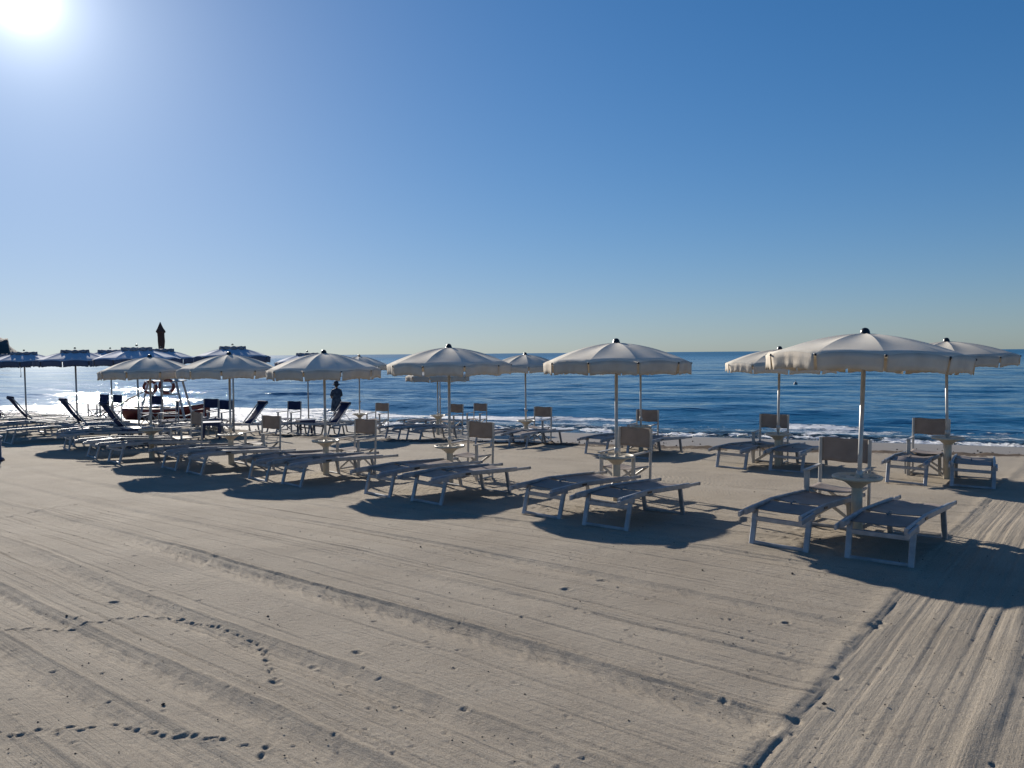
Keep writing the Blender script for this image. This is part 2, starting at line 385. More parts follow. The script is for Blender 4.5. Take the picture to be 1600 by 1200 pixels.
L(m, aw.outputs['Fac'], sp_.inputs['Value']); L(m, sp_.outputs[0], b.inputs['Specular IOR Level'])
# fine grooves: noise stretched along V left of the strip, along U inside it
mp0 = N(m, 'ShaderNodeMapping'); mp0.inputs['Rotation'].default_value = (0, 0, R(38.3)); L(m, tc.outputs['Object'], mp0.inputs['Vector'])
mp1 = N(m, 'ShaderNodeMapping'); mp1.inputs['Scale'].default_value = (.9, 62, 1); L(m, mp0.outputs[0], mp1.inputs['Vector'])
g1 = N(m, 'ShaderNodeTexNoise'); g1.inputs['Scale'].default_value = 1; g1.inputs['Detail'].default_value = 3; L(m, mp1.outputs[0], g1.inputs['Vector'])
bp1 = N(m, 'ShaderNodeBump'); bp1.inputs['Strength'].default_value = .8; bp1.inputs['Distance'].default_value = .008
mp2 = N(m, 'ShaderNodeMapping'); mp2.inputs['Scale'].default_value = (58, .9, 1); L(m, mp0.outputs[0], mp2.inputs['Vector'])
g2 = N(m, 'ShaderNodeTexNoise'); g2.inputs['Scale'].default_value = 1; g2.inputs['Detail'].default_value = 4; g2.inputs['Distortion'].default_value = .25; L(m, mp2.outputs[0], g2.inputs['Vector'])
apth = N(m, 'ShaderNodeAttribute', attribute_name='strip'); gm = N(m, 'ShaderNodeMix', data_type='FLOAT')
L(m, apth.outputs['Fac'], gm.inputs['Factor']); L(m, g1.outputs['Fac'], gm.inputs['A']); gs = N(m, 'ShaderNodeMath', operation='MULTIPLY'); gs.inputs[1].default_value = .62; L(m, g2.outputs['Fac'], gs.inputs[0]); L(m, gs.outputs[0], gm.inputs['B'])
L(m, gm.outputs[0], bp1.inputs['Height'])
bp2 = N(m, 'ShaderNodeBump'); bp2.inputs['Strength'].default_value = .55; bp2.inputs['Distance'].default_value = .006
L(m, n2.outputs['Fac'], bp2.inputs['Height']); L(m, bp1.outputs[0], bp2.inputs['Normal'])
n5 = N(m, 'ShaderNodeTexNoise'); n5.inputs['Scale'].default_value = 22; n5.inputs['Detail'].default_value = 7; n5.inputs['Roughness'].default_value = .7; L(m, tc.outputs['Object'], n5.inputs['Vector'])
bp3 = N(m, 'ShaderNodeBump'); bp3.inputs['Strength'].default_value = .45; bp3.inputs['Distance'].default_value = .008
L(m, n5.outputs['Fac'], bp3.inputs['Height']); L(m, bp2.outputs[0], bp3.inputs['Normal'])
sc_ = N(m, 'ShaderNodeMath', operation='SUBTRACT'); sc_.inputs[0].default_value = 1; L(m, aw.outputs['Fac'], sc_.inputs[1])
L(m, sc_.outputs[0], bp2.inputs['Strength']); L(m, sc_.outputs[0], bp3.inputs['Strength']); L(m, sc_.outputs[0], bp1.inputs['Strength'])
L(m, bp3.outputs[0], b.inputs['Normal']); M['sand'] = m
weed = np.clip(berm*1.0+.35*sstep(4.5, 6.5, t_)*sstep(10.5, 8, t_), 0, 1)
tag(grid_object('beach_sand', X, Y, H, m, {'wet': wet, 'weed': weed, 'strip': path}), kind='structure')
del D, f, fl, wob, berm, U, V, X, Y, H

# small dark clumps and shells lying on the sand
mb = MB()
for k in range(3600):
    if k < 520:
        y = 3.0+abs(random.gauss(0, 4)); x = random.uniform(-.72, .72)*y
        r = random.uniform(.0025, .007) if k > 12 else random.uniform(.01, .016)
    else:
        q_ = random.uniform(-20, 8); s0 = 26.3-7.8-random.gauss(0, .32)*(1 if k % 4 else 2.6); x = SX*s0+SY*q_; y = SY*s0-SX*q_; r = random.uniform(.006, .034)
    ico = [(0,0,.8),(1,0,.1),(.3,.9,0),(-.8,.6,.1),(-.8,-.6,0),(.3,-1,.1),(0,0,-.6)]
    z = Z(x, y)+.002; a = random.uniform(0, 6)
    vs = [(x+r*(px*math.cos(a)-py*math.sin(a))*random.uniform(.7, 1.3), y+r*(px*math.sin(a)+py*math.cos(a)), z+r*pz+r*.3) for px, py, pz in ico]
    mb.add(vs, [(0,i,i%5+1) for i in range(1,6)]+[(6,i%5+1,i) for i in range(1,6)])
tag(mb.build('sand_debris', M['stone']), kind='stuff')

# ------------------------------------------------------------------ sea
def make_sea():
    m = mat('sea_water', (.006, .035, .07), .06, 0, .5); b = m.node_tree.nodes['Principled BSDF']
    b.inputs['IOR'].default_value = 1.333
    tc = N(m, 'ShaderNodeTexCoord')
    mp = N(m, 'ShaderNodeMapping'); mp.inputs['Rotation'].default_value = (0, 0, R(21.8)); L(m, tc.outputs['Object'], mp.inputs['Vector'])
    def wave(sx, sy, dist, det=4):
        q = N(m, 'ShaderNodeMapping'); q.inputs['Scale'].default_value = (sx, sy, 1); L(m, mp.outputs[0], q.inputs['Vector'])
        n = N(m, 'ShaderNodeTexNoise'); n.inputs['Scale'].default_value = 1; n.inputs['Detail'].default_value = det; n.inputs['Roughness'].default_value = .55
        n.inputs['Distortion'].default_value = .3
        L(m, q.outputs[0], n.inputs['Vector'])
        bp = N(m, 'ShaderNodeBump'); bp.inputs['Strength'].default_value = 1; bp.inputs['Distance'].default_value = dist
        L(m, n.outputs['Fac'], bp.inputs['Height']); return bp
    w1 = wave(.28, .75, .26); w2 = wave(1.5, 3.6, .085, 5); w3 = wave(.03, .10, 1.0, 3)
    # ripples weakened on the left to cut sun glitter, beyond a line running out from the shore
    cd = N(m, 'ShaderNodeVectorMath', operation='DOT_PRODUCT'); L(m, tc.outputs['Object'], cd.inputs[0]); cd.inputs[1].default_value = (1, .34, 0)
    cr = N(m, 'ShaderNodeMapRange'); cr.inputs['From Min'].default_value = -16; cr.inputs['From Max'].default_value = 6; cr.inputs['To Min'].default_value = .20
    L(m, cd.outputs['Value'], cr.inputs['Value'])
    for q in (w1, w2, w3): L(m, cr.outputs[0], q.inputs['Strength'])
    L(m, w1.outputs[0], w2.inputs['Normal']); L(m, w3.outputs[0], w1.inputs['Normal'])
    at = N(m, 'ShaderNodeAttribute', attribute_name='foam')
    fn = N(m, 'ShaderNodeTexNoise'); fn.inputs['Scale'].default_value = 3.6; fn.inputs['Detail'].default_value = 9; fn.inputs['Roughness'].default_value = .74
    fq = N(m, 'ShaderNodeMapping'); fq.inputs['Scale'].default_value = (.55, 1.2, 1); L(m, mp.outputs[0], fq.inputs['Vector'])
    L(m, fq.outputs[0], fn.inputs['Vector'])
    # foam where noise < attribute-driven threshold
    th = N(m, 'ShaderNodeMath', operation='SUBTRACT'); L(m, at.outputs['Fac'], th.inputs[0]); L(m, fn.outputs['Fac'], th.inputs[1])
    mr = N(m, 'ShaderNodeMapRange'); mr.inputs['From Min'].default_value = 0; mr.inputs['From Max'].default_value = .05
    L(m, th.outputs[0], mr.inputs['Value'])
    sh = N(m, 'ShaderNodeAttribute', attribute_name='shallow')
    cm = N(m, 'ShaderNodeMix', data_type='RGBA'); cm.inputs['A'].default_value = (.014, .10, .19, 1); cm.inputs['B'].default_value = (.035, .055, .06, 1)
    L(m, sh.outputs['Fac'], cm.inputs['Factor'])
    cf = N(m, 'ShaderNodeMix', data_type='RGBA'); cf.inputs['B'].default_value = (.78, .78, .77, 1)
    L(m, mr.outputs[0], cf.inputs['Factor']); L(m, cm.outputs['Result'], cf.inputs['A'])
    L(m, cf.outputs['Result'], b.inputs['Base Color'])
    rr = N(m, 'ShaderNodeMapRange'); rr.inputs['To Min'].default_value = .07; rr.inputs['To Max'].default_value = .7
    L(m, mr.outputs[0], rr.inputs['Value']); L(m, rr.outputs[0], b.inputs['Roughness'])
    sd_ = N(m, 'ShaderNodeVectorMath', operation='DOT_PRODUCT'); L(m, tc.outputs['Object'], sd_.inputs[0]); sd_.inputs[1].default_value = (SX, SY, 0)
    far = N(m, 'ShaderNodeMapRange'); far.inputs['From Min'].default_value = 70; far.inputs['From Max'].default_value = 700; far.inputs['To Min'].default_value = .0; far.inputs['To Max'].default_value = .33
    L(m, sd_.outputs['Value'], far.inputs['Value'])
    fm = N(m, 'ShaderNodeMath', operation='MULTIPLY'); L(m, far.outputs[0], fm.inputs[0]); L(m, cr.outputs[0], fm.inputs[1])
    fa = N(m, 'ShaderNodeMath', operation='ADD'); L(m, fm.outputs[0], fa.inputs[0]); L(m, rr.outputs[0], fa.inputs[1]); L(m, fa.outputs[0], b.inputs['Roughness'])
    fb = N(m, 'ShaderNodeBump'); fb.inputs['Strength'].default_value = 1; fb.inputs['Distance'].default_value = .06
    ml = N(m, 'ShaderNodeMath', operation='MULTIPLY'); L(m, mr.outputs[0], ml.inputs[0]); L(m, fn.outputs['Fac'], ml.inputs[1])
    L(m, ml.outputs[0], fb.inputs['Height']); L(m, w2.outputs[0], fb.inputs['Normal']); L(m, fb.outputs[0], b.inputs['Normal'])
    # shore-aligned grid: s across (towards the sea), q along
    s = [24.0]; d = .05
    while s[-1] < 9000:
        s.append(s[-1]+d)
        if s[-1] > 34: d *= 1.0115
    s = np.array(s)
    q = axis(-6000, -48, 22, 6000, .13, 1.10)
    Q, Sg = np.meshgrid(q, s)
    X = SX*Sg+SY*Q; Y = SY*Sg-SX*Q
    t = Sg-26.3
    W = np.zeros_like(X); rs = np.random.RandomState(5)
    fade = sstep(0, 7, t)
    for k in range(26):
        lam = 1.0*1.16**k; ang = rs.normal(0, .5); ph = rs.uniform(0, 6.28)
        if lam > 30: break
        amp = .0105*lam**.58
        res = sstep(d*0+.9, .35, np.gradient(s)[:, None]/lam*2.2)       # drop waves the grid cannot carry
        arg = 2*np.pi/lam*((Sg)*math.cos(ang)+Q*math.sin(ang)*.8)+ph+1.5*vnoise(X/lam/3, Y/lam/3, 70+k)
        W += amp*res*(np.sin(arg)+.25*np.sin(2*arg+.5))*(.55+.6*vnoise(X/lam/5, Y/lam/5, 90+k))
    W *= .18+.82*fade
    # swells turning into the shore break
    qn = vnoise(Q*.12, Q*0, 7)*1.3+vnoise(Q*.5, Q*0, 8)*.35
    br1 = t-1.2-.5*qn; W += .13*np.exp(-(br1/.55)**2)*(.7+.5*vnoise(Q*.6, t, 81))
    br2 = t-5.2-.8*qn; mask2 = .5+.5*vnoise(Q*.07+3.2, Q*0, 83)
    W += .19*mask2*np.exp(-np.where(br2 < 0, br2/.45, br2/1.1)**2)
    br3 = t-10.5-qn; W += .12*np.exp(-(br3/1.2)**2)*(.5+.5*vnoise(Q*.06, Q*0, 84))
    # crumbly foam relief
    fz = np.exp(-((t-.35-.5*qn)/.75)**2)
    W += fz*(.05*vnoise(X*5, Y*5, 85)+.04*vnoise(X*12, Y*12, 86)+.02)
    foamB = lambda z_: .47*z_*(1+.25*vnoise(X*1.3, Y*1.3, 191))
    thin = sstep(-.9, .0, t-.5*qn*.6)
    patch = .5+.5*vnoise(Q*.22, t*.35, 192)
    foam = np.maximum(foamB(fz)*1.3, (.34+.20*patch)*np.exp(-((t-2.4-.8*qn)/1.5)**2))
    foam = np.maximum(foam, (.31+.17*patch)*sstep(8, 4.5, t-1.5*qn)*sstep(-.3, 1, t))
    foam = np.clip(foam+.10*vnoise(X*.7, Y*.7, 87)*sstep(8, 4, t)*sstep(0, 1, t)+.07*vnoise(X*2.3, Y*2.3, 187)*sstep(5, 2, t), 0, .9)
    foam += .5*mask2*np.exp(-((br2+.35)/.28)**2)*sstep(.0, .5, vnoise(Q*.35, Q*0, 88)+.35)
    # more surf off the western end, its white also painting the sun-glitter band
    foam += .20*sstep(-14, -24, Q)*sstep(30, 4, t)*sstep(-.3, 1, t)*(.8+.5*vnoise(X*.25, Y*.5, 89))
    foam = np.clip(foam, 0, .62)*sstep(34, 16, t)
    shallow = sstep(5, .2, t)
    Zw = SEA+W+.015
    return grid_object('sea', X, Y, Zw, m, {'foam': foam, 'shallow': shallow})
tag(make_sea(), kind='structure')
# seabed under the shallows so the water's edge closes onto sand: the beach sheet itself continues below sea level

# ------------------------------------------------------------------ headland
def headland():
    xs_ = np.concatenate([np.linspace(-1600, -590, 60), np.linspace(-589, -525, 150)]); ys_ = np.linspace(800, 880, 30)
    Xe, Yh = np.meshgrid(xs_, ys_); Xh = Xe+7-.665*(Yh-840)
    top = np.interp(Xe, [-1600,-900,-620,-570,-556,-554.5,-541,-535], [80,55,30,24,21.5,13.5,4,-6])
    top = top+1.1*fbm(Xe*.15, Yh*.1, 101)+.8*vnoise(Xe*.5, Yh*.5, 102)
    prof = np.clip(np.sin(np.pi*(Yh-800)/80), 0, 1)**.5
    zz = -6+(top+6)*prof
    return grid_object('headland', Xh, Yh, zz, M['rock'])
tag(headland(), kind='structure')

# ------------------------------------------------------------------ umbrellas
NR = 10
def canopy_pts(Rr, rise, nr=9, sub=6):
    """rows of points from the hub to the rim; the rim scallops between ribs"""
    P = []
    for i in range(nr+1):
        r = i/nr; row = []
        for j in range(NR*sub+1):
            a = 2*math.pi*j/(NR*sub); fr = (j % sub)/sub; k = 4*fr*(1-fr)           # 0 on a rib, 1 mid panel
            chord = math.cos(math.pi/NR)/math.cos((fr-.5)*2*math.pi/NR)
            rad = Rr*r*(1+(chord-1)*min(1, r*1.5))*(1-.012*k*r)
            z = -rise*(.16*r+.84*r**1.95)
            z += k*(.030*r**4-.022*math.sin(math.pi*r))
            row.append((rad*math.cos(a), rad*math.sin(a), z))
        P.append(row)
    return P
def make_umbrella(kind, seed=3, rise=.27):
    """root sits at ground level; canopy top is 2.25 m above it"""
    navy = kind == 'navy'; Rr = 1.0; T = 2.25; sub = 6
    root = empty('beach_umbrella')
    mb = MB(); mb.tube([(0,0,-.35),(0,0,T-.03)], .0225, 14); mb.build('pole', M['pole'], root)
    P = canopy_pts(Rr, rise, 9, sub)
    c = MB(); c.grid([[(x, y, z+T) for x, y, z in r] for r in P]); co = c.build('canopy', M['navy_canvas_sheen' if navy else 'canvas'], root, .003)
    me = co.data; nrow = NR*sub+1
    for e in me.edges:
        a_, b_ = e.vertices
        if a_ % nrow == b_ % nrow and (a_ % nrow) % sub == 0: e.use_edge_sharp = True
    rim = P[-1]; hgt = .16; v = MB(); rs = random.Random(seed)
    for g in range(NR):                                    # valance panels, split at the ribs
        seg = rim[g*sub:(g+1)*sub+1]; n = 18; rows = [[], [], [], []]
        wr = rs.uniform(.3, 1.0); ph = rs.uniform(0, 6); lift = rs.uniform(-.004, .006)
        for k in range(n+1):
            t = .022+.956*k/n; q = t*sub; i0 = min(int(q), sub-1); fr = q-i0
            x = seg[i0][0]*(1-fr)+seg[i0+1][0]*fr; y = seg[i0][1]*(1-fr)+seg[i0+1][1]*fr; z = seg[i0][2]*(1-fr)+seg[i0+1][2]*fr
            ll = math.hypot(x, y)
            for j in range(4):
                d = hgt*j/3; fold = (wr*(.009*math.sin(t*(17+9*wr)+ph+j*.5)+.007*math.sin(t*41+ph*2.3)*math.sin(t*5+ph))+.012*math.sin(t*7+ph))*(j/3)
                if t < .12 or t > .88: fold += -.028*(j/3)*(1-min(t, 1-t)/.12)
                s_ = (ll+.002+fold)/ll
                rows[j].append((x*s_, y*s_, z+T-d+.004*(j == 3)*math.sin(t*40)))
        v.grid(rows)
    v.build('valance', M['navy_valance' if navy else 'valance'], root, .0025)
    rb = MB()
    for g in range(NR):
        a = 2*math.pi*g/NR; pts = []
        for i in range(0, 10, 1):
            r = i/9; pts.append((Rr*r*math.cos(a)*.985, Rr*r*math.sin(a)*.985, T-.012-rise*(.16*r+.84*r**1.95)))
        rb.tube(pts, .006, 6)
        rb.tube([(0,0,T-.30), (Rr*.5*math.cos(a), Rr*.5*math.sin(a), T-.02-rise*.30)], .004, 6)
        rb.lathe([(0,-.012),(.012,-.01),(.013,.008),(0,.012)], 8, (Rr*.995*math.cos(a), Rr*.995*math.sin(a), T-rise-.002))
    rb.lathe([(.02,T-.34),(.03,T-.33),(.03,T-.29),(.02,T-.28)], 12)
    rb.build('rib_frame', M['dark'], root)
    if not navy:
        f = MB(); f.lathe([(.062,-.018),(.06,-.004),(.05,.002),(.047,.022),(.038,.042),(.024,.055),(.008,.06),(0,.06)], 20, (0,0,T))
        f.build('finial', M['dark'], root)
        cl = MB(); cl.lathe([(.02,-.05),(.03,-.04),(.031,.04),(.021,.05)], 12, (0,0,.78)); cl.box((.04,0,.78), (.03,.022,.03))
        cl.build('clamp', M['pole'], root)
    else:
        cr = MB(); n = 60; rows = []
        for i, r in enumerate([.0, .16, .28, .345, .35]):
            row = []
            for j in range(n+1):
                a = 2*math.pi*j/n; s_ = abs(math.sin(a*5)); up = [.03, .028, .0+.03*s_, -.036+.072*s_, -.055][i]
                row.append((r*math.cos(a), r*math.sin(a), T+up))
            rows.append(row)
        cr.grid(rows); cr.build('crown', M['crown'], root, .004)
        f = MB(); f.lathe([(.03,.06),(.028,.08),(.018,.1),(0,.105)], 14, (0,0,T)); f.build('finial', M['dark'], root)
    return root
U_white = [make_umbrella('white', 3, .25), make_umbrella('white', 4, .28), make_umbrella('white', 5, .31), make_umbrella('white', 6, .32)]; U_navy = [make_umbrella('navy', 9)]
used = []
def umbrella(x, y, ztop, rot, label, kind='white', lean=(0, 0), group=None):
    protos = U_white if kind == 'white' else U_navy
    k = ([0, 1, 1, 2, 3, 3, 0, 1, 2, 3, 2, 2, 0] if kind == 'white' else [0]*20)[sum(q[0] == kind for q in used)]
    o = copy_tree(protos[k]) if (kind, k) in used else protos[k]; used.append((kind, k))
    lean = (lean[0]+random.uniform(-.3, .3), lean[1]+random.uniform(-1.2, 1.2))
    o.location = (x, y, ztop-2.25); o.rotation_euler = (R(lean[1]), R(lean[0]), R(rot))
    return tag(o, label, 'umbrella', group or ('white umbrellas in rows on the sand' if kind == 'white' else 'navy umbrellas on the left of the beach'))

# ------------------------------------------------------------------ post tables
def make_table():
    root = empty('post_table')
    p = MB(); p.lathe([(0,-.25),(.056,-.25),(.056,.0),(.053,.40),(.054,.50)], 20); p.build('post', M['plastic'], root)
    t = MB(); t.lathe([(.056,.495),(.075,.515),(.11,.545),(.16,.572),(.235,.588),(.245,.60),(.243,.618),(.232,.622),(.222,.612),(.215,.602),(.06,.598),(.03,.60),(.022,.63),(.02,.63),(.0,.6)], 36)
    tt = t.build('tray', M['plastic'], root)
    for a in (.6, 2.2, 3.8, 5.3):
        h = MB(); h.lathe([(.036,.600),(.040,.612),(.036,.614),(.031,.604),(.0,.6035)], 16, (.15*math.cos(a), .15*math.sin(a), 0)); h.build('cup_holder', M['plastic'], tt)
    return root
T0 = make_table(); tab_used = []
def table(x, y, z, label):
    o = T0 if not tab_used else copy_tree(T0); tab_used.append(1)
    o.location = (x, y, z); o.rotation_euler = (0, 0, random.uniform(0, 6))
    return tag(o, label, 'table', 'round tray tables on the umbrella posts')

# ------------------------------------------------------------------ director's chairs: back towards +y, seat faces -y, feet at z = 0
def make_chair(kind):
    navy = kind == 'navy'; root = empty('folding_chair'); mt = M['alu'] if navy else M['paint']
    w, d = .27, .21
    for s in (-1, 1):
        b = MB(); b.bar((s*w, d, 0), (s*w, d+.05, .94), .036, .03, (0,1,0)); b.build('back_post', mt, root)
        b = MB(); b.bar((s*w, -d, 0), (s*w, -d, .60), .058, .03, (0,1,0)); b.build('leg', mt, root)
        b = MB(); b.bar((s*w, -d-.06, .612), (s*w, d+.02, .622), .05, .022); b.build('armrest', mt, root)
        b = MB(); b.bar((s*w, -d-.02, .035), (s*w, d+.02, .035), .022, .03); b.build('floor_rail', mt, root); b = MB(); b.bar((s*(w-.02), -d, .40), (s*(w-.02), d, .40), .02, .022); b.build('seat_rail', mt, root)
    for yy in (-d+.03, d-.03):
        for s in (-1, 1):
            b = MB(); b.bar((-s*(w-.02), yy+s*.011, .06), (s*(w-.02), yy+s*.011, .40), .034, .018, (0,1,0)); b.build('cross_brace', mt, root)
    def sheet(x0, x1, f, n=14, mrows=6):
        g = []
        for i in range(mrows+1):
            g.append([f(x0+(x1-x0)*j/n, i/mrows, j/n) for j in range(n+1)])
        return g
    c = MB(); c.grid(sheet(-w, w, lambda x, t, u: (x, d+.062-.025+.03*t*.5+.035*(4*u*(1-u)), .665+.275*t+.006*math.sin(u*9))))
    c.build('backrest', M['navy_sling' if navy else 'taupe_back'], root, .004)
    c = MB(); c.grid(sheet(-w+.01, w-.01, lambda x, t, u: (x, -d+.0+(2*d-.02)*t, .415-.028*(4*u*(1-u)))))
    c.build('seat', M['navy_sling' if navy else 'taupe'], root, .004)
    return root
C_w = make_chair('white'); C_n = make_chair('navy'); cu = set()
def chair(x, y, az, label, kind='white', z=None):
    p = C_w if kind == 'white' else C_n
    o = p if kind not in cu else copy_tree(p); cu.add(kind)
    o.location = (x, y, Z(x, y)-.01 if z is None else z); o.rotation_euler = (0, 0, -R(az))
    return tag(o, label, 'chair', 'white framed folding chairs' if kind == 'white' else 'navy folding chairs')

# ------------------------------------------------------------------ sun loungers: origin between the feet nearest the land, +y towards the far feet
def make_lounger(kind, raised):
    navy = kind == 'navy'; root = empty('sun_lounger'); mt = M['alu']; sl = M['navy_sling' if navy else 'taupe']
    w = .268
    hinge = 1.02 if raised else .43
    for s in (-1, 1):
        b = MB()
        if raised: b.bar((s*w, -.12, .35), (s*w, 1.62, .35), .026, .042)
        else:
            b.bar((s*w, -.20, .345), (s*w, .424, .375), .034, .062); b.build('head_rail', mt, root); b = MB(); b.bar((s*w, .425, .378), (s*w, 1.42, .352), .034, .058)
        rail = b.build('side_rail', mt, root)
        if not raised:
            g = MB(); g.bar((s*w, 1.42, .348), (s*w, 1.70, .345), .022, .036); g.build('handle', mt, rail)
            g = MB(); g.bar((s*w, 1.69, .345), (s*w, 1.725, .345), .025, .039); g.build('end_cap', M['grey'], rail)
            g = MB(); g.box((s*(w+.0185), .43, .373), (.008, .09, .022)); g.build('hinge', M['dark'], rail)
            g = MB(); g.bar((s*(w+.03), -.27, .325), (s*(w+.03), .06, .352), .024, .05); g.box((s*(w+.018), .03, .335), (.05, .07, .06)); g.build('canopy_arm', mt, root)
        b = MB(); b.bar((s*w, .05, .335), (s*(w-.002), -.035, .0), .052, .036, (0,1,0)); b.build('leg', mt, root)
        b = MB(); b.bar((s*(w-.012), 1.22, .335), (s*(w-.014), 1.31, .0), .05, .034, (0,1,0)); b.build('leg', mt, root)
    b = MB(); b.bar((-w, -.03, .022), (w, -.03, .024), .028, .032); b.build('foot_bar', mt, root)
    b = MB(); b.bar((-w, 1.305, .022), (w, 1.305, .024), .028, .032); b.build('foot_bar', mt, root)
    b = MB(); b.bar((-w, .025, .25), (w, .025, .25), .022, .046); b.build('cross_bar', mt, root)
    b = MB(); b.bar((-w+.01, hinge, .352), (w-.01, hinge, .352), .07, .03); b.build('cross_bar', M['dark'], root)  # hinge bar widened and blackened to imitate shade in the gap between slings
    def sling(y0, y1, z0, z1, sag, n=10, mr=12, wav=0):
        g = []
        for i in range(mr+1):
            t = i/mr; y = y0+(y1-y0)*t; z = z0+(z1-z0)*t
            g.append([(-w+.01+(2*w-.02)*j/n, y+.010*wav*math.sin(j*1.7), z-sag*(4*(j/n)*(1-j/n))*(.45+.55*math.sin(math.pi*min(1, t*1.0)))+wav*.012*math.sin(j*1.3+t*5)*t) for j in range(n+1)])
        return g
    if raised:
        c = MB(); c.grid(sling(-.08, hinge-.02, .362, .362, .02)); c.build('sling', sl, root, .004)
        a = R(52); ca, sa = math.cos(a), math.sin(a); Lb = .78
        for s in (-1, 1):
            b = MB(); b.bar((s*(w-.03), hinge, .36), (s*(w-.03), hinge+Lb*ca, .36+Lb*sa), .024, .034, (0,1,0)); b.build('back_rail', mt, root)
            b = MB(); b.bar((s*(w-.01), hinge+.42*ca, .36+.42*sa), (s*(w-.01), hinge+.62, .35), .014, .014, (1,0,0)); b.build('back_strut', mt, root)
        b = MB(); b.bar((-w, hinge+Lb*ca, .36+Lb*sa), (w, hinge+Lb*ca, .36+Lb*sa), .026, .026, (0,1,0)); b.build('back_bar', mt, root)
        c = MB(); c.grid([[(-w+.07+(2*w-.14)*j/8, hinge+.02+(Lb*ca-.03)*t-.02*sa*4*t*(1-t)*-1, .37+(Lb*sa-.02)*t-.03*4*t*(1-t)) for j in range(9)] for t in [k/10 for k in range(11)]])
        c.build('backrest', sl, root, .004)
        c = MB(); c.grid([[(-w+.03+(2*w-.06)*j/8, hinge+Lb*ca+.04*math.cos(k*1.2), .36+Lb*sa+.01+.05*math.sin(k*1.2)) for j in range(9)] for k in range(6)])
        c.build('head_cushion', sl, root, .012)
    else:
        c = MB(); c.grid(sling(.0, .375, .348, .382, .012)); c.build('head_sling', sl, root, .004)
        c = MB(); c.grid(sling(.475, 1.40, .383, .362, .030, wav=.5)); c.build('sling', sl, root, .004)
        b = MB(); b.tube([(-.03,.35,.385),(-.03,.42,.40),(-.03,.47,.39)], .008, 6); b.build('strap', M['grey'], root)
    return root
LP = {}
def lounger(x, y, az, label, kind='white', raised=False, z=None, tilt=0, roll=0, sc=1.0):
    k = (kind, raised)
    if k not in LP: LP[k] = make_lounger(kind, raised); o = LP[k]
    else: o = copy_tree(LP[k])
    dx, dy = math.sin(R(az)), math.cos(R(az))
    z0 = Z(x, y); z1 = Z(x+1.3*dx, y+1.3*dy)
    o.scale = (sc, sc, sc); o.location = (x, y, (z0 if z is None else z)-.012); o.rotation_euler = (math.atan2(z1-z0, 1.3)+R(tilt), R(roll), -R(az))
    return tag(o, label, 'sun lounger', 'white framed sun loungers in pairs' if kind == 'white' else 'navy sun loungers on the left')

FR = [  # front row: x, y, ztop, rotation, lean, description
 (3.58, 7.95, 2.075, 40, (2.6, 0), 'the nearest white umbrella', 'nearest and largest white umbrella, leaning slightly right, fringed valance lit on its left'),
 (1.41,10.40, 2.03, 26, (0.4, 0), 'the front-row umbrella second from the right', 'white umbrella left of the nearest one, second from the right in the front row'),
 (-1.01,12.3, 2.00, 0, (.2, 0), 'the front-row umbrella third from the right', 'white umbrella just left of the photo centre, third from the right in the front row'),
 (-3.34,13.7, 1.93, 12, (.1, 0), 'the front-row umbrella fourth from the right', 'white umbrella in front of the standing person, fourth from the right in the front row'),
 (-5.66,15.4, 1.92, 30, (.2, 0), 'the front-row umbrella second from the left', 'white umbrella with tilted black tip, second from the left in the front row'),
 (-7.63,16.2, 1.88, 18, (.0, 0), 'the leftmost white umbrella', 'leftmost white umbrella, in front of the lifeguard tower'),
]
BR = [  # shoreline row
 (7.02,12.35, 2.03, 33, (-1.4, 0), 'the rightmost shoreline umbrella', 'rightmost white umbrella near the water, partly behind the nearest umbrella'),
 (4.98,14.4, 1.93, 8, (.4, 0), 'the shoreline umbrella second from the right', 'white umbrella by the water just left of and behind the nearest umbrella'),
 (2.90,17.3, 1.86, 20, (0, 0), 'the shoreline umbrella third from the right', 'white umbrella mostly hidden behind the second front-row umbrella, only its pole clear'),
 (.36,20.2, 1.86, 22, (.1, 0), 'the small shoreline umbrella right of centre', 'small distant white umbrella between two larger ones right of the photo centre'),
 (-2.33,24.0, 1.50, 10, (0, 0), 'the low shoreline umbrella left of centre', 'low white umbrella whose valance shows beneath the third front-row canopy'),
 (-4.97,25.0, 1.84, 28, (0, 0), 'the shoreline umbrella behind the fourth front-row one', 'distant white umbrella with small black tip, right behind the fourth front-row umbrella'),
]
for x, y, zt, rot, ln, sp, lab in FR+BR: umbrella(x, y, zt, rot, lab, 'white', ln)
umbrella(-2.55, 27.2, 1.80, 5, 'farthest white umbrella, its thin pole right beside the low umbrella pole', 'white')
for (x, y, zt, rot, ln, sp, lab), zz in zip(FR+BR, [None]*6+[.03-.0, None, None, None, None, None]):
    z = Z(x, y); z = z+.06 if zz is not None else z
    table(x, y, z-.005, 'cream round tray table on the post of '+sp)
